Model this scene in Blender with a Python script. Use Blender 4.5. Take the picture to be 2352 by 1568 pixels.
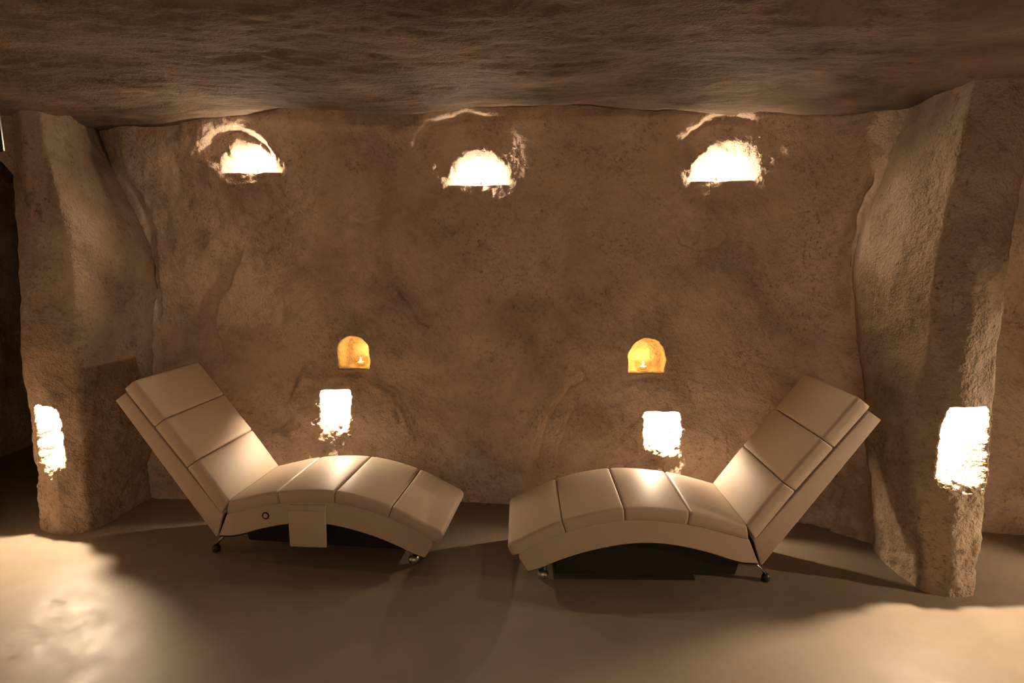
import bpy, bmesh, math, random
import numpy as np
from mathutils import Vector, Matrix

S = bpy.context.scene
COL = S.collection
for o in list(bpy.data.objects):
    bpy.data.objects.remove(o)

# ------------------------------------------------------------------ camera
cd = bpy.data.cameras.new('camera')
cd.sensor_width = 36.0
cd.lens = 36.0 * 1413.7 / 2352.0
cd.clip_start = 0.05
cam = bpy.data.objects.new('camera', cd)
COL.objects.link(cam)
cam.location = (0.0, 0.0, 1.746)
cam.rotation_euler = (math.pi / 2 - 0.1576, 0.0, 0.0)
S.camera = cam

# ------------------------------------------------------------------ world, exposure, lamp strengths
W = bpy.data.worlds.new('world')
S.world = W
W.use_nodes = True
W.node_tree.nodes['Background'].inputs[0].default_value = (0.02, 0.012, 0.007, 1)
W.node_tree.nodes['Background'].inputs[1].default_value = 0.0
S.view_settings.view_transform = 'Standard'
S.view_settings.look = 'None'
S.view_settings.gamma = 1.0
S.view_settings.use_curve_mapping = False
S.view_settings.exposure = 0.34
S.cycles.use_light_tree = False
S.cycles.max_bounces = 6
S.cycles.diffuse_bounces = 4
S.cycles.glossy_bounces = 2
S.cycles.transparent_max_bounces = 8
S.cycles.adaptive_threshold = 0.12
S.cycles.sample_clamp_indirect = 12.0

LAMP_COL = (1.0, 0.755, 0.515)
POW_UP, POW_DOWN, POW_PILLAR = 19.0, 44.0, 95.0
POW_ROOM = 7.0          # lamps in the niches of the wall behind the camera
CANDLE_COL, POW_CANDLE = (1.0, 0.54, 0.11), 0.85


# ------------------------------------------------------------------ helpers
def tag(o, label=None, cat=None, group=None, kind=None):
    if label: o['label'] = label
    if cat: o['category'] = cat
    if group: o['group'] = group
    if kind: o['kind'] = kind
    return o


def empty(name, loc=(0, 0, 0), rz=0.0):
    o = bpy.data.objects.new(name, None)
    COL.objects.link(o)
    o.location = loc
    o.rotation_euler = (0, 0, rz)
    o.empty_display_size = 0.1
    return o


def link_mesh(name, me, mat, parent=None, smooth=True):
    o = bpy.data.objects.new(name, me)
    COL.objects.link(o)
    if mat: me.materials.append(mat)
    if smooth:
        me.polygons.foreach_set('use_smooth', np.ones(len(me.polygons), bool))
    o.parent = parent
    return o


def from_py(name, vs, fs, mat, parent=None, smooth=True):
    me = bpy.data.meshes.new(name)
    me.from_pydata([tuple(v) for v in vs], [], fs)
    me.update()
    return link_mesh(name, me, mat, parent, smooth)


def grid_mesh(name, P, mat, parent=None, flip=False):
    """P: (nv, nu, 3) array of points."""
    nv, nu = P.shape[:2]
    me = bpy.data.meshes.new(name)
    me.vertices.add(nv * nu)
    me.vertices.foreach_set('co', P.reshape(-1).astype(np.float32))
    i = np.arange(nv * nu).reshape(nv, nu)
    q = np.stack([i[:-1, :-1], i[:-1, 1:], i[1:, 1:], i[1:, :-1]], -1).reshape(-1, 4)
    if flip: q = q[:, ::-1]
    n = len(q)
    me.loops.add(n * 4)
    me.loops.foreach_set('vertex_index', q.reshape(-1).astype(np.int32))
    me.polygons.add(n)
    me.polygons.foreach_set('loop_start', (np.arange(n) * 4).astype(np.int32))
    me.polygons.foreach_set('loop_total', np.full(n, 4, np.int32))
    me.update(calc_edges=True)
    return link_mesh(name, me, mat, parent, True)


def sstep(x, a=0.0, b=1.0):
    t = np.clip((x - a) / (b - a), 0, 1)
    return t * t * (3 - 2 * t)


_rng = np.random.RandomState(7)
_perm = _rng.permutation(256)
_perm = np.concatenate([_perm, _perm, _perm])
_g = _rng.normal(size=(256, 3))
_g /= np.linalg.norm(_g, axis=1)[:, None]


def perlin(x, y, z):
    xi, yi, zi = np.floor(x).astype(int), np.floor(y).astype(int), np.floor(z).astype(int)
    xf, yf, zf = x - xi, y - yi, z - zi
    u, v, w = (t * t * t * (t * (t * 6 - 15) + 10) for t in (xf, yf, zf))
    xi, yi, zi = xi & 255, yi & 255, zi & 255
    r = 0
    for dx in (0, 1):
        for dy in (0, 1):
            for dz in (0, 1):
                h = _perm[_perm[_perm[(xi + dx) & 255] + ((yi + dy) & 255)] + ((zi + dz) & 255)]
                g = _g[h]
                d = g[..., 0] * (xf - dx) + g[..., 1] * (yf - dy) + g[..., 2] * (zf - dz)
                r = r + d * (u if dx else 1 - u) * (v if dy else 1 - v) * (w if dz else 1 - w)
    return r * 1.5


def fbm(x, y, z, f, octs, gain=0.5):
    r, a = 0, 1.0
    for k in range(octs):
        r = r + a * perlin(x * f + 13.1 * k, y * f + 7.7 * k, z * f + 3.3 * k)
        f *= 2.03
        a *= gain
    return r


def ridged(x, y, z, f, octs):
    r, a = 0, 1.0
    for k in range(octs):
        r = r + a * (1 - np.abs(perlin(x * f + 5.1 * k, y * f + 9.7 * k, z * f + 1.3 * k)) * 2)
        f *= 2.1
        a *= 0.5
    return r


def poly_dist(X, Z, pts):
    """distance to a polyline, signed side, and taper towards its ends"""
    best = np.full(X.shape, 1e9)
    side = np.zeros(X.shape)
    tt = np.zeros(X.shape)
    n = len(pts) - 1
    for k in range(n):
        (x0, z0), (x1, z1) = pts[k], pts[k + 1]
        dx, dz = x1 - x0, z1 - z0
        L2 = dx * dx + dz * dz
        t = np.clip(((X - x0) * dx + (Z - z0) * dz) / L2, 0, 1)
        ex, ez = X - (x0 + t * dx), Z - (z0 + t * dz)
        d = np.hypot(ex, ez)
        m = d < best
        best = np.where(m, d, best)
        side = np.where(m, np.sign(dx * ez - dz * ex), side)
        tt = np.where(m, (k + t) / n, tt)
    return best, side, tt


# ------------------------------------------------------------------ materials
def nodes(name):
    m = bpy.data.materials.new(name)
    m.use_nodes = True
    nt = m.node_tree
    nt.nodes.clear()
    out = nt.nodes.new('ShaderNodeOutputMaterial')
    b = nt.nodes.new('ShaderNodeBsdfPrincipled')
    nt.links.new(b.outputs[0], out.inputs[0])
    return m, nt, b


def N(nt, typ, **kw):
    n = nt.nodes.new(typ)
    for k, v in kw.items():
        if k in ('operation', 'blend_type', 'data_type', 'noise_dimensions', 'feature', 'distance'):
            setattr(n, k, v)
        else:
            n.inputs[k.replace('_', ' ')].default_value = v
    return n


def noise(nt, vec, scale, detail=4.0, rough=0.55, dist=0.0):
    n = N(nt, 'ShaderNodeTexNoise', Scale=scale, Detail=detail, Roughness=rough, Distortion=dist)
    nt.links.new(vec, n.inputs['Vector'])
    return n.outputs['Fac']


def ramp(nt, fac, stops):
    r = nt.nodes.new('ShaderNodeValToRGB')
    el = r.color_ramp.elements
    while len(el) < len(stops): el.new(0.5)
    for e, (p, c) in zip(el, stops):
        e.position = p
        e.color = (c if len(c) == 4 else (*c, 1)) if hasattr(c, '__len__') else (c, c, c, 1)
    nt.links.new(fac, r.inputs['Fac'])
    return r.outputs['Color']


def mix(nt, fac, a, b, blend='MIX'):
    n = nt.nodes.new('ShaderNodeMix')
    n.data_type = 'RGBA'
    n.blend_type = blend
    for sock, v in ((n.inputs[0], fac), (n.inputs[6], a), (n.inputs[7], b)):
        if hasattr(v, 'is_linked'): nt.links.new(v, sock)
        elif hasattr(v, '__len__'): sock.default_value = (*v, 1) if len(v) == 3 else v
        else: sock.default_value = v
    return n.outputs[2]


def mapped(nt, scale=(1, 1, 1), rot=(0, 0, 0)):
    g = nt.nodes.new('ShaderNodeNewGeometry')
    m = nt.nodes.new('ShaderNodeMapping')
    m.inputs['Scale'].default_value = scale
    m.inputs['Rotation'].default_value = rot
    nt.links.new(g.outputs['Position'], m.inputs['Vector'])
    return m.outputs[0]


def math_(nt, op, a, b=None, c=None):
    n = nt.nodes.new('ShaderNodeMath')
    n.operation = op
    for s, v in zip(n.inputs, (a, b, c)):
        if v is None: continue
        if hasattr(v, 'is_linked'): nt.links.new(v, s)
        else: s.default_value = v
    return n.outputs[0]


def rock_material(name, c_lo, c_mid, c_hi, stretch=(1, 1, 1), bump=0.55, patch=0.5, stains=()):
    m, nt, b = nodes(name)
    v = mapped(nt)
    vs = mapped(nt, stretch, (0.0, 0.35, 0.0))
    big = noise(nt, v, 1.7, 3, 0.6, 0.4)
    col = ramp(nt, big, [(0.34, c_lo), (0.5, c_mid), (0.66, c_hi)])
    # greenish-grey and pinkish clouds
    c2 = ramp(nt, noise(nt, v, 2.6, 2, 0.55), [(0.45, 0.0), (0.7, 1.0)])
    col = mix(nt, math_(nt, 'MULTIPLY', c2, 0.4), col, [a * k for a, k in zip(c_mid, (0.90, 0.96, 0.88))])
    c3 = noise(nt, vs, 3.6, 5, 0.68)
    col = mix(nt, math_(nt, 'MULTIPLY', ramp(nt, c3, [(0.52, 0.0), (0.72, 1.0)]), 0.35), col, [min(1, a * 1.28) for a in c_mid])
    # dirt flecks and stained streaks
    area = ramp(nt, c3, [(0.32, 1.0), (0.58, 0.10)])
    fl = ramp(nt, noise(nt, v, 40, 3, 0.7), [(0.53, 0.0), (0.70, 1.0)])
    col = mix(nt, math_(nt, 'MULTIPLY', math_(nt, 'MULTIPLY', fl, area), patch), col, (0.12, 0.075, 0.045))
    st = ramp(nt, noise(nt, vs, 13, 4, 0.7, 0.6), [(0.50, 0.0), (0.66, 1.0)])
    col = mix(nt, math_(nt, 'MULTIPLY', math_(nt, 'MULTIPLY', st, area), patch * 0.8), col, [a * 0.45 for a in c_mid])
    for ctr, rad, amt, scol in stains:       # soot above the candles, crumbled dark plaster at the wall foot
        vd = nt.nodes.new('ShaderNodeVectorMath')
        vd.operation = 'DISTANCE'
        nt.links.new(v, vd.inputs[0])
        vd.inputs[1].default_value = ctr
        dist = math_(nt, 'ADD', vd.outputs['Value'], math_(nt, 'MULTIPLY_ADD', c3, rad * 2.4, -rad * 1.2))
        k = ramp(nt, math_(nt, 'DIVIDE', dist, rad), [(0.25, 1.0), (1.0, 0.0)])
        col = mix(nt, math_(nt, 'MULTIPLY', k, amt), col, scol)
    nt.links.new(col, b.inputs['Base Color'])
    b.inputs['Roughness'].default_value = 0.88
    b.inputs['Specular IOR Level'].default_value = 0.22
    # relief
    h1 = noise(nt, vs, 20, 3, 0.65)
    h2 = noise(nt, v, 85, 2, 0.6)
    h = math_(nt, 'ADD', math_(nt, 'MULTIPLY', h1, 0.020), math_(nt, 'MULTIPLY', h2, 0.006))
    bp = nt.nodes.new('ShaderNodeBump')
    bp.inputs['Strength'].default_value = bump
    bp.inputs['Distance'].default_value = 1.0
    nt.links.new(h, bp.inputs['Height'])
    nt.links.new(bp.outputs[0], b.inputs['Normal'])
    return m


M_WALL = rock_material('plastered_rock', (0.45, 0.345, 0.265), (0.65, 0.515, 0.415), (0.80, 0.655, 0.545), patch=0.8, bump=0.9,
                       stains=[((-1.05, 4.0, 1.18), 0.20, 0.5, (0.30, 0.25, 0.17)), ((0.86, 3.88, 1.19), 0.20, 0.5, (0.30, 0.25, 0.17)),
                               ((2.0, 3.5, 0.25), 0.50, 0.6, (0.24, 0.165, 0.11)), ((-2.2, 4.02, 1.2), 0.35, 0.4, (0.33, 0.24, 0.165))])
M_PILLAR = rock_material('pillar_rock', (0.25, 0.185, 0.128), (0.37, 0.283, 0.207), (0.49, 0.388, 0.295), patch=1.0, bump=1.0)
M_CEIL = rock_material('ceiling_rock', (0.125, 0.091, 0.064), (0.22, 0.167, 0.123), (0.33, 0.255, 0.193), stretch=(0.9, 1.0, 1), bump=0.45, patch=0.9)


def floor_material():
    m, nt, b = nodes('screed_floor')
    v = mapped(nt)
    col = ramp(nt, noise(nt, v, 1.3, 5, 0.6, 0.5), [(0.3, (0.212, 0.168, 0.123)), (0.7, (0.287, 0.234, 0.178))])
    c2 = ramp(nt, noise(nt, v, 7, 5, 0.65), [(0.45, 0.0), (0.75, 1.0)])
    col = mix(nt, math_(nt, 'MULTIPLY', c2, 0.18), col, (0.24, 0.185, 0.13))
    sp = ramp(nt, noise(nt, v, 160, 2, 0.5), [(0.68, 0.0), (0.75, 1.0)])
    col = mix(nt, math_(nt, 'MULTIPLY', sp, 0.12), col, (0.17, 0.125, 0.085))
    nt.links.new(col, b.inputs['Base Color'])
    rg = ramp(nt, noise(nt, v, 5, 4, 0.6), [(0.3, 0.44), (0.7, 0.62)])
    nt.links.new(rg, b.inputs['Roughness'])
    b.inputs['Specular IOR Level'].default_value = 0.4
    h = math_(nt, 'ADD', math_(nt, 'MULTIPLY', noise(nt, v, 6, 4, 0.5), 0.004), math_(nt, 'MULTIPLY', noise(nt, v, 120, 3, 0.5), 0.0004))
    bp = nt.nodes.new('ShaderNodeBump')
    bp.inputs['Strength'].default_value = 0.5
    nt.links.new(h, bp.inputs['Height'])
    nt.links.new(bp.outputs[0], b.inputs['Normal'])
    return m


M_FLOOR = floor_material()


def leather_material(name, col):
    m, nt, b = nodes(name)
    tc = nt.nodes.new('ShaderNodeTexCoord')
    v = tc.outputs['Object']
    c = mix(nt, noise(nt, v, 3.0, 4, 0.6), [x * 0.95 for x in col], [min(1, x * 1.03) for x in col])
    nt.links.new(c, b.inputs['Base Color'])
    b.inputs['Roughness'].default_value = 0.5
    b.inputs['Specular IOR Level'].default_value = 0.45
    vo = N(nt, 'ShaderNodeTexVoronoi', Scale=420.0)
    nt.links.new(v, vo.inputs['Vector'])
    h = math_(nt, 'ADD', math_(nt, 'MULTIPLY', vo.outputs['Distance'], 0.0003), math_(nt, 'MULTIPLY', noise(nt, v, 9, 3, 0.5, 0.8), 0.005))
    bp = nt.nodes.new('ShaderNodeBump')
    bp.inputs['Strength'].default_value = 0.45
    nt.links.new(h, bp.inputs['Height'])
    nt.links.new(bp.outputs[0], b.inputs['Normal'])
    return m


M_LEATHER = leather_material('cream_leather', (0.55, 0.45, 0.35))


def simple(name, col, rough=0.5, metal=0.0, nscale=30.0, var=0.12, bump=0.0):
    m, nt, b = nodes(name)
    tc = nt.nodes.new('ShaderNodeTexCoord')
    f = noise(nt, tc.outputs['Object'], nscale, 4, 0.6)
    c = mix(nt, f, [x * (1 - var) for x in col], [min(1, x * (1 + var)) for x in col])
    nt.links.new(c, b.inputs['Base Color'])
    b.inputs['Roughness'].default_value = rough
    b.inputs['Metallic'].default_value = metal
    if bump:
        bp = nt.nodes.new('ShaderNodeBump')
        bp.inputs['Strength'].default_value = bump
        bp.inputs['Distance'].default_value = 0.002
        nt.links.new(f, bp.inputs['Height'])
        nt.links.new(bp.outputs[0], b.inputs['Normal'])
    return m


M_CHROME = simple('chrome', (0.72, 0.71, 0.70), 0.12, 1.0, 8)
M_STEEL = simple('brushed_steel', (0.50, 0.48, 0.46), 0.34, 1.0, 60)
M_BLACK = simple('black_rubber', (0.012, 0.011, 0.011), 0.45)
M_COVER = simple('black_lining', (0.010, 0.009, 0.009), 0.85, bump=0.3)  # underside lining; also colours the added black blocks that stand in for shade
M_BRASS = simple('bronze_edge', (0.62, 0.45, 0.26), 0.3, 1.0)
M_ALU = simple('tealight_cup', (0.75, 0.74, 0.72), 0.28, 1.0, 50)
M_WAX = bpy.data.materials.new('wax')
M_WAX.use_nodes = True
_nt = M_WAX.node_tree
_nt.nodes.clear()
_o = _nt.nodes.new('ShaderNodeOutputMaterial')
_mx = _nt.nodes.new('ShaderNodeMixShader')
_mx.inputs[0].default_value = 0.5
_d = _nt.nodes.new('ShaderNodeBsdfDiffuse')
_t = _nt.nodes.new('ShaderNodeBsdfTranslucent')
_tc = _nt.nodes.new('ShaderNodeTexCoord')
_c = mix(_nt, noise(_nt, _tc.outputs['Object'], 40, 3), (0.90, 0.84, 0.70), (0.95, 0.90, 0.78))
_nt.links.new(_c, _d.inputs[0])
_nt.links.new(_c, _t.inputs[0])
_nt.links.new(_d.outputs[0], _mx.inputs[1])
_nt.links.new(_t.outputs[0], _mx.inputs[2])
_nt.links.new(_mx.outputs[0], _o.inputs[0])
M_WICK = simple('wick', (0.03, 0.02, 0.015), 0.9)
M_GLASS = bpy.data.materials.new('clear_glass')
M_GLASS.use_nodes = True
_nt = M_GLASS.node_tree
_nt.nodes.clear()
_o = _nt.nodes.new('ShaderNodeOutputMaterial')
_mx = _nt.nodes.new('ShaderNodeMixShader')
_tr = _nt.nodes.new('ShaderNodeBsdfTransparent')
_gl = _nt.nodes.new('ShaderNodeBsdfGlossy')
_fr = _nt.nodes.new('ShaderNodeLayerWeight')
_tc = _nt.nodes.new('ShaderNodeTexCoord')
_nt.links.new(mix(_nt, noise(_nt, _tc.outputs['Object'], 20, 2), (0.93, 0.92, 0.88), (0.98, 0.97, 0.95)), _tr.inputs[0])
_gl.inputs['Roughness'].default_value = 0.03
_fr.inputs[0].default_value = 0.5
_nt.links.new(math_(_nt, 'MULTIPLY_ADD', math_(_nt, 'POWER', _fr.outputs['Facing'], 3.0), 0.7, 0.06), _mx.inputs[0])
_nt.links.new(_tr.outputs[0], _mx.inputs[1])
_nt.links.new(_gl.outputs[0], _mx.inputs[2])
_nt.links.new(_mx.outputs[0], _o.inputs[0])


def emitter(name, col, strength):
    m = bpy.data.materials.new(name)
    m.use_nodes = True
    nt = m.node_tree
    nt.nodes.clear()
    out = nt.nodes.new('ShaderNodeOutputMaterial')
    e = nt.nodes.new('ShaderNodeEmission')
    e.inputs[0].default_value = (*col, 1)
    e.inputs[1].default_value = strength
    nt.links.new(e.outputs[0], out.inputs[0])
    return m


M_BULB = emitter('glowing_bulb', LAMP_COL, 40.0)
M_BULB_UP = emitter('glowing_bulb_bright', LAMP_COL, 1000.0)
M_FLAME = emitter('candle_flame', (1.0, 0.66, 0.26), 70.0)

# ------------------------------------------------------------------ niches carved into the walls
# kinds: up (flat lower lip, lamp hidden below it), down (flat upper lip, lamp hidden above), candle (little arched shelf)
BACK_NICHES = [
    dict(kind='up', x=-1.675, z=2.200, hw=0.185, hh=0.185, skew=0.42, depth=0.17, brow=(-1.76, 2.36, 0.30, 0.16), ledge=0.075),
    dict(kind='up', x=-0.215, z=2.120, hw=0.190, hh=0.205, skew=0.03, depth=0.17, brow=(-0.28, 2.33, 0.32, 0.22), ledge=0.085),
    dict(kind='up', x=1.270, z=2.125, hw=0.185, hh=0.225, skew=-0.10, depth=0.17, brow=(1.30, 2.33, 0.31, 0.20), ledge=0.090),
    dict(kind='candle', x=-1.058, z=0.920, hw=0.105, hh=0.215, depth=0.17, spring=0.55),
    dict(kind='candle', x=0.860, z=0.923, hw=0.110, hh=0.222, depth=0.16, spring=0.45),
    dict(kind='down', x=-1.190, z0=0.515, z1=0.770, hw=0.098, depth=0.16, rise=0.8),
    dict(kind='down', x=0.970, z0=0.425, z1=0.662, hw=0.108, depth=0.16, rise=0.8),
]
LEFT_NICHES = [dict(kind='down', x=-2.764, z0=0.43, z1=0.800, hw=0.086, depth=0.15, round=0.38)]
RIGHT_NICHES = [dict(kind='down', x=2.205, z0=0.60, z1=0.970, hw=0.112, depth=0.15, round=0.34)]


def carve(A, Z, niches):
    """depth pushed into the rock and vertical shear for wall coordinates A (along the wall) and Z"""
    dep = np.zeros(A.shape)
    shz = np.zeros(A.shape)
    rim = np.zeros(A.shape)
    flat = np.zeros(A.shape)
    wob = perlin(A * 16 + 3, Z * 16, Z * 0 + 5) * 0.010 + perlin(A * 45 + 3, Z * 45, Z * 0 + 9) * 0.005
    for n in niches:
        a = A - n['x']
        if n['kind'] == 'up':
            b = Z - n['z']
            ak = a + n['skew'] * b
            curved = (np.sqrt((ak / n['hw']) ** 2 + (np.maximum(b, 0) / n['hh']) ** 2) - 1) * min(n['hw'], n['hh']) + wob
            lip = -b + wob * 0.25
            m = sstep(-curved, -0.018, 0.060) * sstep(-lip, 0.0, 0.008)
            # shallow worn rim around, and the brow above
            rimd = (np.sqrt((ak / (n['hw'] * 1.20)) ** 2 + ((b - 0.03) / (n['hh'] * 1.02)) ** 2) - 1) * 0.18 + wob * 1.5
            r = sstep(-rimd, -0.02, 0.035)
            bx, bz, bw, bh = n['brow']
            br = (np.sqrt(((A - bx) / bw) ** 2 + ((Z - bz) / bh) ** 2) - 1) * 0.2 + wob * 2
            brow = sstep(-br, -0.02, 0.06) * sstep(Z, n['z'] - 0.02, n['z'] + 0.10)
            low = np.clip((Z - (n['z'] - n['ledge'])) / n['ledge'], 0, 1)
            dep = np.maximum(dep, np.maximum(r * low * 0.028, brow * 0.028))
            dep = np.maximum(dep, m * n['depth'] + (1 - m) * dep)
            shz = np.where(m > 0, -0.55 * n['depth'] * m, shz)
            rim = np.maximum(rim, sstep(-np.minimum(rimd, br), -0.03, 0.03))
        elif n['kind'] == 'down':
            side = np.abs(a) - n['hw'] * (1 - n.get('round', 0.12) * np.clip((Z - n['z1'] + 0.10) / 0.10, 0, 1.2) ** 2.5) + wob
            top = Z - n['z1'] + wob * 0.35
            bot = n['z0'] - Z + wob * 2.0
            m = sstep(-side, -0.010, 0.018) * sstep(-top, 0.0, 0.008) * sstep(-bot, -0.055, 0.150)
            dep = np.maximum(dep, m * n['depth'])
            shz = np.where(m > 0, n.get('rise', 0.40) * n['depth'] * m * sstep(Z, n['z0'], n['z1']), shz)
            rim = np.maximum(rim, sstep(-np.maximum(np.maximum(side, top), bot - 0.05), -0.05, 0.01))
        else:
            b = Z - n['z']
            sp = n['spring'] * n['hh']
            arch = (np.sqrt((a / n['hw']) ** 2 + (np.maximum(b - sp, 0) / (n['hh'] - sp)) ** 2) - 1) * n['hw'] + wob * 0.7
            m = sstep(-arch, -0.006, 0.012) * sstep(b, 0.0, 0.007)
            dep = np.maximum(dep, m * n['depth'])
            shz = np.where(m > 0, 0.0, shz)
            flat = np.maximum(flat, m)
            # little worn sill under it
            sill = np.exp(-((a / 0.13) ** 4)) * np.exp(-(((b + 0.035) / 0.022) ** 2))
            dep = dep + np.where(b < 0, sill * 0.014, 0)
    return dep, shz, rim, flat


def groove(A, Z, pts, width, depth, step=0.0, wob=0.02):
    Aw = A + perlin(A * 9, Z * 9, Z * 0 + 2) * wob
    Zw = Z + perlin(A * 9 + 30, Z * 9, Z * 0 + 4) * wob
    d, sd, t = poly_dist(Aw, Zw, pts)
    env = sstep(t, 0.0, 0.15) * sstep(1 - t, 0.0, 0.15)
    r = -1.6 * depth * np.exp(-(d / width) ** 2) * env
    if step:
        r = r + 1.9 * step * sd * np.exp(-(d / (width * 7)) ** 2) * sstep(d, 0, width) * env
    return r


BACK_GROOVES = [
    ([(-2.60, 2.463), (-2.52, 2.185), (-2.40, 1.966), (-2.362, 1.744), (-2.369, 1.519), (-2.416, 1.115)], 0.020, 0.022, 0.0),
    ([(-0.762, 1.481), (-0.68, 1.382), (-0.598, 1.255), (-0.527, 1.207)], 0.016, 0.022, 0.010),
    ([(0.519, 0.937), (0.325, 0.76), (0.199, 0.551), (0.142, 0.308), (0.114, 0.185)], 0.022, 0.016, -0.020),
    ([(0.437, 0.791), (0.328, 0.524), (0.273, 0.251)], 0.025, 0.014, -0.012),
    ([(0.985, 1.85), (1.065, 1.745), (1.13, 1.718), (1.256, 1.718), (1.349, 1.822)], 0.009, 0.013, 0.006),
    ([(-1.043, 1.882), (-0.874, 1.908), (-0.678, 1.962), (-0.58, 2.016)], 0.012, 0.007, 0.008),
    ([(-1.773, 1.744), (-1.861, 1.52), (-1.959, 1.378), (-1.999, 1.234), (-1.953, 0.882)], 0.020, 0.014, 0.016),
    ([(-1.803, 1.52), (-1.513, 1.563), (-1.338, 1.633)], 0.014, 0.007, 0.007),
    ([(1.99, 2.19), (1.95, 2.009), (1.925, 1.745), (1.915, 1.522), (1.93, 1.296)], 0.018, 0.030, 0.016),
    ([(-0.787, 0.67), (-0.746, 0.55)], 0.018, 0.016, 0.0),
    ([(-0.627, 2.308), (-0.584, 2.412), (-0.501, 2.489), (-0.311, 2.534), (0.011, 2.522)], 0.020, 0.012, 0.022),
    ([(1.04, 2.337), (1.074, 2.411), (1.218, 2.493), (1.336, 2.513), (1.435, 2.448)], 0.020, 0.012, 0.022),
    ([(-2.026, 2.315), (-1.904, 2.447), (-1.762, 2.485), (-1.628, 2.419), (-1.485, 2.26)], 0.020, 0.010, 0.020),
    ([(0.72, 0.55), (0.82, 0.40), (1.0, 0.33)], 0.03, 0.012, 0.012),
    ([(-1.42, 0.95), (-1.52, 0.72), (-1.50, 0.45)], 0.03, 0.012, 0.014),
    ([(-0.98, 0.86), (-0.80, 0.78), (-0.70, 0.60), (-0.62, 0.38)], 0.03, 0.010, -0.014),
]


def wall_strip(name, levels, zs, du, dz, mat, niches=(), grooves=(), amp=1.0, axis=0, ztop=2.85, zbot=-0.04, sm=0.05, rough_fn=None, foot=0.0):
    """levels: plan polylines (same number of points) at the heights zs"""
    L = np.array(levels, float)
    seg = np.linalg.norm(np.diff(L[0], axis=0), axis=1)
    s = np.concatenate([[0], np.cumsum(seg)])
    U = np.arange(0, s[-1] + du, du)
    U = np.clip(U, 0, s[-1])
    rs = [np.stack([np.interp(U, s, l[:, 0]), np.interp(U, s, l[:, 1])], -1) for l in L]

    def smooth(P, w):
        k = max(1, int(w / du))
        if k < 2: return P
        ker = np.hanning(2 * k + 1)
        ker /= ker.sum()
        pad = np.concatenate([2 * P[:1] - P[k:0:-1], P, 2 * P[-1:] - P[-2:-k - 2:-1]])
        return np.stack([np.convolve(pad[:, i], ker, 'valid') for i in range(2)], -1)
    rs = [smooth(r, sm) for r in rs]
    Zr = np.arange(zbot, ztop + dz, dz)
    zi = np.interp(Zr, zs, np.arange(len(zs)))
    lo = np.clip(np.floor(zi).astype(int), 0, max(0, len(zs) - 2))
    fr = sstep(zi - lo)
    R = np.array(rs)
    hi = np.minimum(lo + 1, len(zs) - 1)
    XY = R[lo] * (1 - fr)[:, None, None] + R[hi] * fr[:, None, None]       # (nz, nu, 2)
    T = np.gradient(XY, axis=1)
    T /= np.linalg.norm(T, axis=2)[..., None] + 1e-9
    Nn = np.stack([T[..., 1], -T[..., 0]], -1)                            # to the right of travel = into the room
    Z = np.repeat(Zr[:, None], XY.shape[1], 1)
    X, Y = XY[..., 0], XY[..., 1]
    A = X if axis == 0 else Y
    d = amp * (0.045 * fbm(X, Y, Z, 0.9, 3) + 0.020 * fbm(X, Y, Z, 3.6, 3) + 0.0055 * fbm(X, Y, Z, 16, 3))
    # soft folds pulled down the wall, as in hand-smeared plaster
    fold = ridged(X * 1.0 + 0.25 * perlin(X * 1.3, Y, Z * 1.3), Y, Z * 0.45, 1.9, 3)
    d = d + amp * 0.020 * (fold - 0.9) * sstep(perlin(X * 0.9 + 7, Y, Z * 0.9), -0.35, 0.25)
    # trowel-like plaster facets
    d = d + amp * 0.010 * np.abs(perlin(X * 3.1 + Z * 1.5, Y * 3.1, Z * 2.2 - X)) - amp * 0.004
    if foot: d = d - foot * sstep(Z, 0.15, 1.0)
    for pts, w, dp, stp in grooves:
        d = d + groove(A, Z, pts, w, dp, stp)
    if rough_fn is not None:
        d = d + rough_fn(X, Y, Z)
    for n in niches:
        zc = n['z'] + 0.05 if 'z' in n else (n['z0'] + n['z1']) / 2
        near = (np.abs(A - n['x']) < 0.06) & (np.abs(Z - zc) < 0.06)
        n['off'] = float(d[near].mean())
    if niches:
        facing = sstep(np.abs(Nn[..., 1] if axis == 0 else Nn[..., 0]), 0.25, 0.5)
        dep, shz, rim, flat = carve(A, Z, niches)
        dep, shz, rim, flat = dep * facing, shz * facing, rim * facing, flat * facing
        for n in niches:
            if n['kind'] == 'up': rim = rim * (1 - 0.8 * np.exp(-((A - n['x']) / 0.26) ** 4) * sstep(n['z'] + 0.02 - Z, 0, 0.02) * sstep(Z, n['z'] - 0.13, n['z'] - 0.09))
        d = d + rim * (1 - 0.75 * np.clip(dep / 0.12, 0, 1)) * (0.010 * fbm(X, Y, Z, 28, 3, 0.6) + 0.004 * perlin(X * 95, Y * 95, Z * 95))
        d = d - dep
        Z = Z + shz
    P = np.stack([X + Nn[..., 0] * d, Y + Nn[..., 1] * d, Z], -1)
    o = grid_mesh(name, P, mat)
    tag(o, kind='structure')
    return o


# ------------------------------------------------------------------ structure
# plans run from right to left so that the room lies on the right-hand side of travel... (+x to -x, normal towards -y)
def rev(l): return l[::-1]


def broken_base(X, Y, Z):
    m = np.exp(-((X - 1.95) / 0.22) ** 2) * sstep(0.75 - Z, 0, 0.4)
    r = m * (0.016 * ridged(X, Y, Z, 9, 3) - 0.055)
    for xc, zt in ((-1.19, 0.50), (0.97, 0.42)):          # swelling of the wall foot below the two low niches
        r = r + 0.13 * np.exp(-((X - xc) / 0.42) ** 2) * sstep(zt - Z, -0.02, 0.42)
    return r


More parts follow.
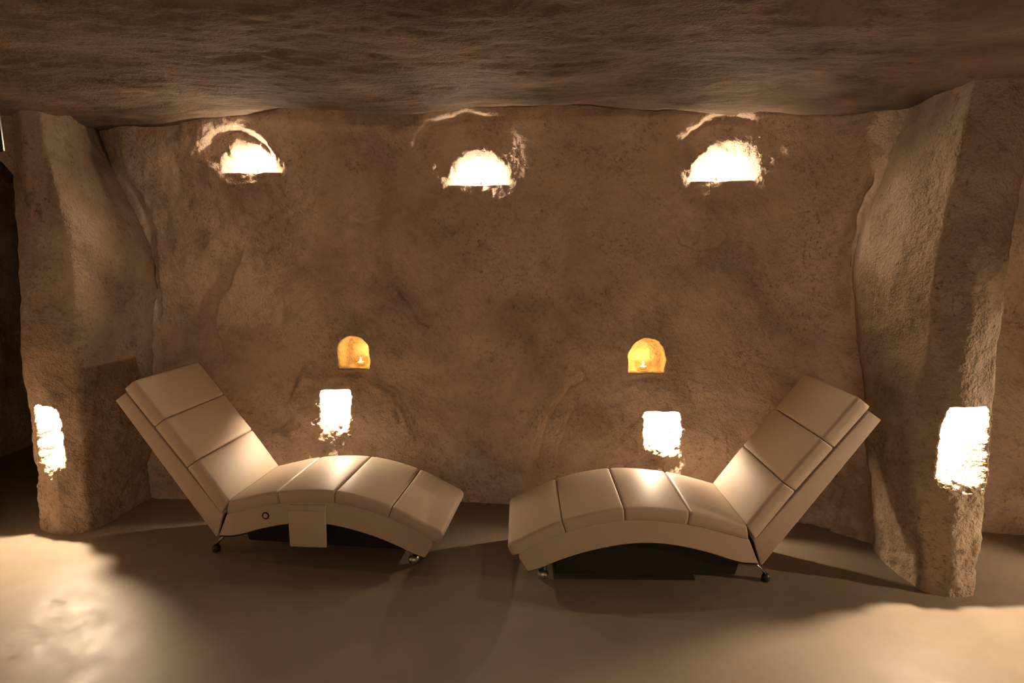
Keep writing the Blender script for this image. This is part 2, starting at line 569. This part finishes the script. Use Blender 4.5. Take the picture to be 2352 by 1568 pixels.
BACK = [(-2.72, 4.16), (-2.5, 4.05), (-2.0, 4.03), (-1.2, 4.0), (-0.2, 3.96), (0.6, 3.9), (1.2, 3.8), (1.6, 3.72), (1.89, 3.64), (2.12, 3.36), (2.25, 3.2)]
wall_strip('wall_back', [BACK, BACK], [0, 3], 0.0062, 0.0062, M_WALL, BACK_NICHES, BACK_GROOVES, 1.0, rough_fn=broken_base, sm=0.10, foot=0.05)

LP = [
    [(-3.10, 4.40), (-2.97, 3.85), (-2.93, 3.59), (-2.75, 3.51), (-2.585, 3.54), (-2.545, 3.75), (-2.51, 4.05), (-2.50, 4.35)],
    [(-3.08, 4.40), (-2.95, 3.85), (-2.91, 3.59), (-2.73, 3.51), (-2.555, 3.54), (-2.505, 3.75), (-2.45, 4.05), (-2.45, 4.35)],
    [(-3.04, 4.40), (-2.92, 3.85), (-2.87, 3.59), (-2.70, 3.51), (-2.51, 3.54), (-2.44, 3.75), (-2.37, 4.02), (-2.36, 4.35)],
    [(-3.02, 4.40), (-2.88, 3.85), (-2.81, 3.59), (-2.70, 3.51), (-2.60, 3.54), (-2.65, 3.75), (-2.70, 4.02), (-2.75, 4.35)],
]


def pillar_rough(X, Y, Z):
    return 0.010 * fbm(X, Y, Z, 11, 3, 0.6) * sstep(1.2 - Z, 0, 0.8)


wall_strip('wall_left', LP, [0, .75, 1.6, 2.6], 0.0075, 0.0075, M_PILLAR, LEFT_NICHES,
           [], 0.55, rough_fn=pillar_rough, sm=0.05)
RP = [
    [(2.30, 3.75), (2.09, 3.33), (2.06, 3.15), (2.09, 2.90), (2.20, 2.83), (2.33, 2.86), (2.42, 3.10), (2.60, 3.75)],
    [(2.20, 3.80), (2.02, 3.38), (1.99, 3.15), (1.99, 2.92), (2.15, 2.85), (2.325, 2.87), (2.42, 3.10), (2.60, 3.75)],
    [(2.05, 3.80), (1.90, 3.40), (1.93, 3.15), (2.00, 2.93), (2.15, 2.86), (2.315, 2.88), (2.42, 3.10), (2.60, 3.75)],
    [(2.20, 3.80), (2.12, 3.40), (2.10, 3.15), (2.08, 2.93), (2.20, 2.86), (2.34, 2.88), (2.44, 3.10), (2.60, 3.75)],
]
wall_strip('wall_right', RP, [0, .75, 1.6, 2.6], 0.0075, 0.0075, M_PILLAR, RIGHT_NICHES, [], 0.55, rough_fn=pillar_rough, sm=0.05)

# recess behind the left pillar and the wall running towards the camera on the left
FL = [(-3.25, -1.75), (-3.25, 1.0), (-3.16, 2.9), (-3.12, 3.30), (-3.20, 3.40), (-3.95, 3.45), (-4.25, 4.10), (-4.25, 5.9), (-2.60, 6.0), (-2.55, 4.35)]
wall_strip('wall_far_left', [FL, FL], [0, 3], 0.03, 0.03, M_WALL, [], [], 1.0)
# rock lintel over that recess
M_LINTEL = M_PILLAR
# wall seen beyond the right pillar, and the right side of the room
FR_N = [dict(kind='down', x=2.30, z0=0.55, z1=0.92, hw=0.10, depth=0.15)]
FR = [(2.30, 3.62), (2.90, 3.56), (3.40, 3.48), (3.70, 3.20)]
wall_strip('wall_far_right', [FR, FR], [0, 3], 0.012, 0.012, M_WALL, [], [], 1.0)
FS = [(3.62, 3.4), (3.66, 2.3), (3.66, 0.0), (3.66, -1.75)]
wall_strip('wall_side_right', [FS, FS], [0, 3], 0.012, 0.012, M_WALL, FR_N, [], 0.7, axis=1)
# wall behind the camera with the same row of lamp niches
FRONT_N = [
    dict(kind='up', x=-1.6, z=2.12, hw=0.19, hh=0.2, skew=0.1, depth=0.17, brow=(-1.6, 2.33, 0.3, 0.2), ledge=0.08),
    dict(kind='up', x=0.0, z=2.12, hw=0.19, hh=0.2, skew=-0.1, depth=0.17, brow=(0.0, 2.33, 0.3, 0.2), ledge=0.08),
    dict(kind='up', x=1.6, z=2.12, hw=0.19, hh=0.2, skew=0.0, depth=0.17, brow=(1.6, 2.33, 0.3, 0.2), ledge=0.08),
    dict(kind='down', x=-1.0, z0=0.62, z1=0.95, hw=0.11, depth=0.15),
    dict(kind='down', x=1.0, z0=0.62, z1=0.95, hw=0.11, depth=0.15),
]
FB = [(3.9, -1.6), (1.0, -1.55), (-1.0, -1.55), (-3.5, -1.6)]
wall_strip('wall_front', [FB, FB], [0, 3], 0.012, 0.012, M_WALL, FRONT_N, [], 0.7)


def build_ceiling():
    xs = np.arange(-4.5, 4.0, 0.016)
    ys = np.concatenate([np.arange(-2.0, 1.8, 0.04), np.arange(1.8, 4.3, 0.011), np.arange(4.3, 6.3, 0.05)])
    X, Y = np.meshgrid(xs, ys)
    z0 = 2.475 + 0.085 * sstep(Y, 3.45, 4.0) * np.exp(-(X / 2.3) ** 4) - 0.03 * sstep(np.abs(X), 1.8, 2.6)
    z0 = z0 + 0.04 * sstep(2.6 - Y, 0, 1.5)
    Zz = X * 0 + 11.0
    edge = 0.5 + 0.5 * sstep(Y, 3.0, 3.7)
    d = 0.045 * fbm(X * 0.55, Y * 0.9, Zz, 1.0, 3) + 0.014 * fbm(X * 0.8, Y * 1.0, Zz, 3.2, 3) * edge + 0.004 * fbm(X * 0.7, Y * 1.1, Zz, 14, 3)
    d = d + (0.006 + 0.018 * sstep(Y, 3.1, 3.5)) * (ridged(X * 0.4, Y * 1.0 + 0.12 * perlin(X * 2, Y * 2, Zz), Zz, 2.0, 3) - 1) * sstep(perlin(X * 1.1, Y * 1.4, Zz + 3), -0.35, 0.2)
    P = np.stack([X, Y, z0 + d], -1)
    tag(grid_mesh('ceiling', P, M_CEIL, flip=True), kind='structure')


build_ceiling()


def build_floor():
    xs = np.concatenate([np.arange(-4.5, -2.7, 0.04), np.arange(-2.7, -1.6, 0.008), np.arange(-1.6, 4.0, 0.04)])
    ys = np.concatenate([np.arange(-2.0, 2.2, 0.04), np.arange(2.2, 3.1, 0.008), np.arange(3.1, 6.3, 0.04)])
    X, Y = np.meshgrid(xs, ys)
    z = 0.003 * fbm(X, Y, X * 0, 1.5, 2)
    # scuffed, badly trowelled patch in the near left corner
    m = np.exp(-(((X + 2.12) / 0.22) ** 2 + ((Y - 2.62) / 0.26) ** 2))
    z = z + m * (0.0018 * ridged(X * 0.8 + Y * 0.5, Y - X * 0.3, X * 0, 6, 3) - 0.0018)
    d, sd, t = poly_dist(X, Y, [(-2.002, 2.63), (-2.054, 2.52), (-2.13, 2.40)])
    z = z + 0.0025 * np.exp(-(d / 0.020) ** 2)
    d, sd, t = poly_dist(X, Y, [(-2.28, 2.80), (-2.22, 2.79)])
    z = z - 0.004 * np.exp(-(d / 0.016) ** 2)
    P = np.stack([X, Y, z - 0.002], -1)
    tag(grid_mesh('floor', P, M_FLOOR), kind='structure')


build_floor()


# ------------------------------------------------------------------ lathe helper and lamps
def lathe(name, prof, mat, parent=None, seg=32, loc=(0, 0, 0)):
    vs, fs = [], []
    for r, z in prof:
        for k in range(seg):
            a = 2 * math.pi * k / seg
            vs.append((r * math.cos(a) + loc[0], r * math.sin(a) + loc[1], z + loc[2]))
    n = len(prof)
    for i in range(n - 1):
        for k in range(seg):
            k2 = (k + 1) % seg
            fs.append((i * seg + k, i * seg + k2, (i + 1) * seg + k2, (i + 1) * seg + k))
    if prof[0][0] > 1e-5: fs.append(tuple(range(seg))[::-1])
    if prof[-1][0] > 1e-5: fs.append(tuple((n - 1) * seg + k for k in range(seg)))
    o = from_py(name, vs, fs, mat, parent)
    return o


def niche_lamp(loc, up, power, label, group, out=None):
    """small capsule lamp in a steel socket, standing on the niche bottom (up) or hanging from its top"""
    t = empty('niche_lamp', loc)
    s = 1 if up else -1
    lathe('socket', [(0.0, -0.030 * s - (0.06 if out else 0)), (0.017, -0.030 * s - (0.06 if out else 0)), (0.019, -0.026 * s - (0.06 if out else 0)), (0.019, -0.008 * s), (0.014, -0.004 * s), (0.0, -0.004 * s)], M_STEEL, t, 20)
    lathe('bulb', [(0.0, -0.004 * s), (0.008, -0.003 * s), (0.011, 0.004 * s), (0.010, 0.013 * s), (0.005, 0.019 * s), (0.0, 0.020 * s)], M_BULB_UP if out else M_BULB, t, 16)
    ld = bpy.data.lights.new('bulb_light', 'SPOT' if out else 'POINT')
    if out:
        ld.spot_size = math.radians(140)
        ld.spot_blend = 0.7
    ld.energy = power
    ld.color = LAMP_COL
    ld.shadow_soft_size = 0.014
    lo = bpy.data.objects.new('bulb_light', ld)
    COL.objects.link(lo)
    lo.parent = t
    lo.location = (0, 0, 0.036 * s)
    if out:      # reflector bulb turned towards the room, a little downwards
        lo.location = (out[0] * 0.016, out[1] * 0.016, 0.012)
        lo.rotation_euler = Vector((out[0], out[1], -0.75)).to_track_quat('-Z', 'Y').to_euler()
    tag(t, label, 'lamp', group)
    return t


def lamp_pos(n, wall_pt, nrm, up, inset):
    """inside the niche: inset metres behind the wall face, beyond the lip"""
    x, y = wall_pt
    if up: z = n['z'] - 0.075
    else: z = n['z1'] - 0.020
    return (x - nrm[0] * inset, y - nrm[1] * inset, z)


def plan_y(plan, x):
    xs = [p[0] for p in plan]
    return float(np.interp(x, xs, [p[1] for p in plan]))


up_labels = ['lamp glowing in the upper wall niche nearest the left pillar', 'lamp glowing in the middle upper wall niche', 'lamp glowing in the upper wall niche nearest the right pillar']
dn_labels = ['lamp glowing in the low wall niche behind the left chaise', 'lamp glowing in the low wall niche behind the right chaise']
iu = idn = 0
for n in BACK_NICHES:
    if n['kind'] == 'candle': continue
    y = plan_y(BACK, n['x'])
    if n['kind'] == 'up':
        niche_lamp((n['x'], y - n['off'] + 0.068, n['z'] + 0.030), True, POW_UP, up_labels[iu], 'lamps in the upper wall niches', (0, -1))
        iu += 1
    else:
        niche_lamp((n['x'], y - n['off'] + 0.066, n['z1'] + 0.060), False, POW_DOWN, dn_labels[idn], 'lamps in the low wall niches')
        idn += 1
n = LEFT_NICHES[0]
niche_lamp((n['x'], 3.51 - n['off'] + 0.085, n['z1'] + 0.005), False, POW_PILLAR, 'lamp glowing in the niche of the left pillar', 'lamps in the pillar niches')
n = RIGHT_NICHES[0]
niche_lamp((n['x'], 2.85 - n['off'] + 0.085, n['z1'] + 0.005), False, POW_PILLAR, 'lamp glowing in the niche of the right pillar', 'lamps in the pillar niches')
n = FR_N[0]
niche_lamp((3.66 - n['off'] + 0.09, n['x'], n['z1'] + 0.005), False, POW_PILLAR, 'lamp in the side wall niche beyond the right pillar', 'lamps in the pillar niches')
OPP = ['lamp in the left upper niche of the wall opposite the chaises', 'lamp in the middle upper niche of the wall opposite the chaises', 'lamp in the right upper niche of the wall opposite the chaises', 'lamp in the left low niche of the wall opposite the chaises', 'lamp in the right low niche of the wall opposite the chaises']
for n, lab in zip(FRONT_N, OPP):
    if n['kind'] == 'up':
        niche_lamp((n['x'], -1.56 + n['off'] - 0.068, n['z'] + 0.030), True, POW_ROOM, lab, 'lamps in the opposite wall', (0, 1))
    else:
        niche_lamp((n['x'], -1.56 + n['off'] - 0.095, n['z1'] + 0.005), False, POW_ROOM, lab, 'lamps in the opposite wall')


# ------------------------------------------------------------------ candles
def tealight(loc, label, gl_label, rr, hh):
    g = lathe('glass_holder', [(0.0, 0.0), (rr - 0.006, 0.0), (rr - 0.001, 0.004), (rr, 0.012), (rr + 0.001, hh - 0.002), (rr - 0.001, hh), (rr - 0.0035, hh - 0.001),
                               (rr - 0.004, 0.014), (rr - 0.008, 0.008), (0.0, 0.007)], M_GLASS, None, 48)
    g.location = loc
    tag(g, gl_label, 'candle holder', 'glass candle holders in the arched niches')
    t = empty('tealight_candle', (loc[0], loc[1], loc[2] + 0.0086))
    tag(t, label, 'candle', 'tealights in the arched niches')
    lathe('cup', [(0.0, 0.0), (0.022, 0.0), (0.0235, 0.001), (0.024, 0.0165), (0.0245, 0.017), (0.0236, 0.017), (0.0229, 0.0015), (0.0, 0.0010)], M_GLASS, t, 40)
    lathe('wax', [(0.0, 0.0015), (0.0215, 0.0016), (0.0222, 0.0165), (0.019, 0.0160), (0.0, 0.0155)], M_WAX, t, 40)
    lathe('wick', [(0.0, 0.0155), (0.0009, 0.0155), (0.0008, 0.0215), (0.0, 0.022)], M_WICK, t, 8)
    lathe('flame', [(0.0, 0.0190), (0.0036, 0.0215), (0.0060, 0.026), (0.0058, 0.031), (0.0032, 0.040), (0.0010, 0.048), (0.0, 0.050)], M_FLAME, t, 16)
    ld = bpy.data.lights.new('flame_light', 'POINT')
    ld.energy = POW_CANDLE
    ld.color = CANDLE_COL
    ld.shadow_soft_size = 0.006
    lo = bpy.data.objects.new('flame_light', ld)
    COL.objects.link(lo)
    lo.parent = t
    lo.location = (0, 0, 0.058)


nc = [n for n in BACK_NICHES if n['kind'] == 'candle']
tealight((nc[0]['x'] + 0.028, plan_y(BACK, nc[0]['x']) - nc[0]['off'] + 0.070, nc[0]['z'] + 0.006), 'burning tealight in the arched niche above the left chaise',
         'clear glass tealight holder in the arched niche above the left chaise', 0.047, 0.060)
tealight((nc[1]['x'] - 0.002, plan_y(BACK, nc[1]['x']) - nc[1]['off'] + 0.066, nc[1]['z'] + 0.006), 'burning tealight in the arched niche above the right chaise',
         'clear glass tealight holder in the arched niche above the right chaise', 0.052, 0.061)


# ------------------------------------------------------------------ chaise lounges
CW = 0.57


def spline(pts, n=200):
    """natural-ish Catmull-Rom through the points, resampled by arc length"""
    P = np.array(pts, float)
    E = np.concatenate([[2 * P[0] - P[1]], P, [2 * P[-1] - P[-2]]])
    out = []
    for i in range(len(P) - 1):
        p0, p1, p2, p3 = E[i:i + 4]
        for t in np.linspace(0, 1, 60, endpoint=False):
            out.append(0.5 * ((2 * p1) + (-p0 + p2) * t + (2 * p0 - 5 * p1 + 4 * p2 - p3) * t * t + (-p0 + 3 * p1 - 3 * p2 + p3) * t ** 3))
    out.append(P[-1])
    out = np.array(out)
    s = np.concatenate([[0], np.cumsum(np.linalg.norm(np.diff(out, axis=0), axis=1))])
    return s, out


def curve_at(sp, t):
    s, P = sp
    t = np.atleast_1d(t)
    x = np.interp(t, s, P[:, 0])
    z = np.interp(t, s, P[:, 1])
    e = 0.012
    T = np.stack([np.interp(np.clip(t + e, 0, s[-1]), s, P[:, 0]) - np.interp(np.clip(t - e, 0, s[-1]), s, P[:, 0]),
                  np.interp(np.clip(t + e, 0, s[-1]), s, P[:, 1]) - np.interp(np.clip(t - e, 0, s[-1]), s, P[:, 1])], -1)
    T /= np.linalg.norm(T, axis=1)[:, None]
    return np.stack([x, z], -1), T


def cushion(name, sp, t0, t1, th, flip, parent, r0=0.011, r1=0.011, shear0=0.0, shear1=0.0, crown=0.006, wi=0.0, seed=0):
    """padded panel lofted along the profile curve; flip turns the normal to the other side of travel"""
    n = 26
    k = 0.5 - 0.5 * np.cos(np.linspace(0, math.pi, n))
    t = t0 + (t1 - t0) * k
    C, T = curve_at(sp, t)
    Nv = np.stack([-T[:, 1], T[:, 0]], -1) * (-1 if flip else 1)
    d0, d1 = t - t0, t1 - t

    def inset(d, r):
        q = np.clip(1 - d / r, 0, 1)
        return r * (1 - np.sqrt(np.clip(1 - q * q, 0, 1)))
    ins = np.maximum(inset(d0, r0), inset(d1, r1))
    tn = np.clip((t - t0) / (t1 - t0), 0, 1)
    cz = crown * (1 - np.abs(2 * tn - 1) ** 3)
    sh = shear0 * np.clip(1 - d0 / 0.12, 0, 1) + shear1 * np.clip(1 - d1 / 0.12, 0, 1)
    rc = 0.017
    hw = CW / 2 - wi
    # section template: list of (kind) built per ring
    na, nt_ = 6, 14
    vs, ring = [], None
    for i in range(n):
        pts = []
        h2 = hw - ins[i] * 0.6
        top = -ins[i]
        bot = -th + min(ins[i], 0.006) * 0.3
        pts.append((-h2 + 0.004, bot))
        pts.append((-h2, bot + 0.004))
        pts.append((-h2 - 0.001, (bot + top) / 2))
        for a in np.linspace(math.pi, math.pi / 2, na):
            pts.append((-h2 + rc + rc * math.cos(a), top - rc + rc * math.sin(a)))
        for q in np.linspace(-1, 1, nt_)[1:-1]:
            w = q * (h2 - rc)
            pts.append((w, top + cz[i] * (1 - abs(q) ** 3)))
        for a in np.linspace(math.pi / 2, 0, na):
            pts.append((h2 - rc + rc * math.cos(a), top - rc + rc * math.sin(a)))
        pts.append((h2 + 0.001, (bot + top) / 2))
        pts.append((h2, bot + 0.004))
        pts.append((h2 - 0.004, bot))
        ring = len(pts)
        for w, h in pts:
            q = C[i] + Nv[i] * h + T[i] * (sh[i] * (-h))
            vs.append((q[0], CW / 2 + w, q[1]))
    fs = []
    for i in range(n - 1):
        for j in range(ring):
            j2 = (j + 1) % ring
            f = (i * ring + j, i * ring + j2, (i + 1) * ring + j2, (i + 1) * ring + j)
            fs.append(f if not flip else f[::-1])
    e0, e1 = tuple(range(ring)), tuple((n - 1) * ring + j for j in range(ring))
    fs.append(e0[::-1] if not flip else e0)
    fs.append(e1 if not flip else e1[::-1])
    return from_py(name, vs, fs, M_LEATHER, parent)


def extrude_profile(name, poly, w0, w1, mat, parent, bevel=0.006, seg=3):
    bm = bmesh.new()
    a = [bm.verts.new((p[0], w0, p[1])) for p in poly]
    b = [bm.verts.new((p[0], w1, p[1])) for p in poly]
    bm.faces.new(a)
    bm.faces.new(b[::-1])
    n = len(poly)
    for i in range(n):
        bm.faces.new((a[(i + 1) % n], a[i], b[i], b[(i + 1) % n]))
    bmesh.ops.recalc_face_normals(bm, faces=bm.faces)
    if bevel:
        ed = [e for e in bm.edges if (len(e.link_faces) == 2 and e.calc_face_angle(0) > 0.35)]
        bmesh.ops.bevel(bm, geom=ed, offset=bevel, segments=seg, affect='EDGES', profile=0.5, clamp_overlap=True)
    me = bpy.data.meshes.new(name)
    bm.to_mesh(me)
    bm.free()
    o = link_mesh(name, me, mat, parent, True)
    for p in me.polygons:
        if len(p.vertices) > 6: p.use_smooth = False
    return o


def tube(name, pts, radii, mat, parent, seg=14, flat=1.0):
    """swept tube; flat squashes it in the vertical plane of the profile"""
    vs, fs = [], []
    P = [Vector(p) for p in pts]
    for i, p in enumerate(P):
        t = (P[min(i + 1, len(P) - 1)] - P[max(i - 1, 0)]).normalized()
        sd = Vector((0, 1, 0))
        if abs(t.dot(sd)) > 0.9: sd = Vector((1, 0, 0))
        up = t.cross(sd).normalized()
        sd = up.cross(t).normalized()
        for k in range(seg):
            a = 2 * math.pi * k / seg
            vs.append(p + sd * (math.cos(a) * radii[i]) + up * (math.sin(a) * radii[i] * flat))
    for i in range(len(P) - 1):
        for k in range(seg):
            k2 = (k + 1) % seg
            fs.append((i * seg + k, i * seg + k2, (i + 1) * seg + k2, (i + 1) * seg + k))
    fs.append(tuple(range(seg))[::-1])
    fs.append(tuple((len(P) - 1) * seg + k for k in range(seg)))
    return from_py(name, vs, fs, mat, parent)


PT = dict(A=(-.411, 1.0105), B=(-.251, .7998), C=(-.077, .5724), D=(.087, .340), E=(.374, .411), F=(.705, .431), G=(1.0207, .3616), H=(1.3064, .2253))
SEAT = spline([PT['D'], PT['E'], PT['F'], PT['G'], PT['H']])
BACKC = spline([PT['D'], PT['C'], PT['B'], PT['A']])


def t_of(sp, p):
    s, P = sp
    return float(s[np.argmin(np.hypot(P[:, 0] - p[0], P[:, 1] - p[1]))])


def make_chaise(label, with_pouch):
    root = empty('chaise_lounge')
    tag(root, label, 'lounge chair', 'leather chaise lounges')
    g = 0.0012
    ts = [t_of(SEAT, PT[k]) for k in 'DEFGH']
    th = 0.072
    for i in range(4):
        cushion('seat_cushion', SEAT, ts[i] + (g if i else -0.004), ts[i + 1] - g, th, False, root, r0=(0.012 if i else 0.006), r1=(0.032 if i == 3 else 0.012),
                shear0=(-0.45 if i == 0 else 0), crown=0.007, seed=i)
    tb = [t_of(BACKC, PT[k]) for k in 'DCBA']
    for i in range(3):
        cushion('back_cushion', BACKC, tb[i] + (g if i else 0.0), tb[i + 1] - g + (0.012 if i == 2 else 0), 0.084, True, root, r0=(0.011 if i else 0.005), r1=(0.030 if i == 2 else 0.011),
                shear0=(-0.40 if i == 0 else 0), crown=0.006, wi=0.0015, seed=i + 4)
    # seat frame: top follows the cushions' underside, underside is the arch
    tt = np.linspace(ts[0] + 0.03, ts[4] - 0.045, 22)
    C, T = curve_at(SEAT, tt)
    Nv = np.stack([-T[:, 1], T[:, 0]], -1)
    top = [tuple(q) for q in (C - Nv * (th - 0.004))]
    s_, arch = spline([(1.192, .078), (1.113, .104), (1.066, .127), (.977, .162), (.87, .196), (.72, .229), (.6, .240), (.5, .236), (.4, .221), (.33, .205), (.25, .184), (.18, .160), (.105, .139), (.05, .134), (.014, .133)])
    ar = [tuple(arch[i]) for i in range(0, len(arch), 24)] + [tuple(arch[-1])]
    frame = [(0.068, 0.262)] + [p for p in top if p[0] > 0.085] + [(1.240, .158)] + ar
    extrude_profile('seat_frame', frame, 0.002, CW - 0.002, M_LEATHER, root, 0.006)
    # backrest frame
    bf = [(-.537, .893), (-.472, .938), (.019, .292), (.046, .262), (.003, .128), (-.006, .127)]
    extrude_profile('backrest_frame', bf, 0.001, CW - 0.001, M_LEATHER, root, 0.007)
    extrude_profile('gap_shade_block', [(.045, .25), (.075, .25), (.03, .14), (.005, .14)], 0.018, CW - 0.018, M_COVER, root, 0.0)  # black block filling the gap, stands in for the shade between the frames
    # black lining stretched under the seat
    lin = [p for p in ar]
    low = [(p[0], p[1] - (0.0075 if p[0] < 0.26 else 0.0025)) for p in lin]
    extrude_profile('underside_lining', [(p[0], p[1] + 0.004) for p in lin] + low[::-1], 0.006, CW - 0.006, M_COVER, root, 0.0)
    extrude_profile('underseat_light_block', [(.10, .130), (.20, .155), (.33, .195), (.5, .228), (.6, .232), (.72, .22), (.87, .188), (1.0, .15), (1.05, .125), (1.05, .055), (.12, .055)], 0.12, CW - 0.03, M_COVER, root, 0.004)  # unseen block added under the seat to keep niche light off the floor
    # rear legs with rubber feet, front ball feet
    for w in (0.075, CW - 0.075):
        leg = tube('rear_leg', [(.125, w, .131), (.085, w, .120), (.045, w, .113), (.005, w, .100), (-.025, w, .074), (-.052, w, .040)],
                   [.010, .017, .021, .021, .018, .015], M_CHROME, root, 16, 0.42)
        f = lathe('rubber_foot', [(0.0, 0.0), (0.019, 0.0), (0.022, 0.005), (0.022, 0.022), (0.017, 0.034), (0.008, 0.041), (0.0, 0.043)], M_BLACK, leg, 24, (-.058, w, 0.0))
    for w in (0.07, CW - 0.07):
        prof = [(0.030 * math.sin(a), 0.030 - 0.030 * math.cos(a)) for a in np.linspace(0, math.pi, 17)]
        prof[0], prof[-1] = (0.0, 0.0), (0.0, 0.060)
        b = lathe('ball_foot', prof, M_STEEL, root, 28, (1.112, w, 0.0))
        tube('foot_bracket', [(1.100, w, .052), (1.100, w, .075), (1.104, w, .106)], [.011, .009, .012], M_CHROME, b, 14)
    if with_pouch:
        po = extrude_profile('side_pouch', [(.436, .312), (.652, .318), (.648, .110), (.438, .103)], -0.014, -0.003, M_LEATHER, root, 0.004)
        extrude_profile('pouch_flap', [(.441, .343), (.655, .350), (.654, .316), (.438, .310)], -0.009, 0.001, M_LEATHER, po, 0.003)
        # round control button
        vs, fs = [], []
        R_, r_ = 0.0170, 0.0042
        for i in range(32):
            a = 2 * math.pi * i / 32
            for j in range(10):
                c = 2 * math.pi * j / 10
                rr = R_ + r_ * math.cos(c)
                vs.append((0.300 + rr * math.cos(a), -0.001 + r_ * 0.8 * math.sin(c), 0.270 + rr * math.sin(a)))
        for i in range(32):
            for j in range(10):
                fs.append((i * 10 + j, i * 10 + (j + 1) % 10, ((i + 1) % 32) * 10 + (j + 1) % 10, ((i + 1) % 32) * 10 + j))
        ring = from_py('control_button', vs, fs, M_BLACK, root)
        extrude_profile('button_cap', [(0.300 + 0.0135 * math.cos(a), 0.270 + 0.0135 * math.sin(a)) for a in np.linspace(0, 2 * math.pi, 24, endpoint=False)], -0.003, 0.003, M_LEATHER, ring, 0.001)
    else:
        tube('cable_end', [(0.545, CW - 0.02, 0.240), (0.545, CW - 0.018, 0.225), (0.546, CW - 0.018, 0.205)], [.0016, .0016, .0016], M_BLACK, root, 8)
    return root


cl = make_chaise('cream leather chaise with side pouch and round button, beside the left pillar', True)
cl.location = (-1.6525, 3.2293, 0.0)
cl.rotation_euler = (0, 0, -0.1244)
cr = make_chaise('cream leather chaise with its backrest beside the right pillar, no pouch', False)
# turned round: the origin side lies at the wall
a = -0.0142
nx, ny = -math.sin(a), math.cos(a)
cr.location = (1.2727 + nx * CW, 2.9231 + ny * CW, 0.0)
cr.rotation_euler = (0, 0, math.pi + a)

# ------------------------------------------------------------------ dark strap at the left edge of the picture
st = empty('hanging_strap', (-2.64, 3.30, 2.215))
tag(st, 'narrow dark strap with bright metal edges hanging at the ceiling, left picture edge', 'strap')
extrude_profile('band', [(-.014, 0.0), (.010, 0.0), (.008, 0.28), (-.016, 0.28)], -0.004, 0.004, M_BLACK, st, 0.002)
for dx in (-.016, .012):
    extrude_profile('edge_trim', [(dx - .0018, 0.004), (dx + .0018, 0.004), (dx + .0002, 0.28), (dx - .0034, 0.28)], -0.005, 0.005, M_STEEL, st, 0.001)

lt = extrude_profile('wall_lintel', [(-3.7, 2.75), (-3.7, 2.24), (-3.3, 2.23), (-3.05, 2.25), (-2.9, 2.21), (-2.80, 2.08), (-2.74, 2.1), (-2.72, 2.75)], 3.585, 3.90, M_PILLAR, None, 0.03)
tag(lt, kind='structure')
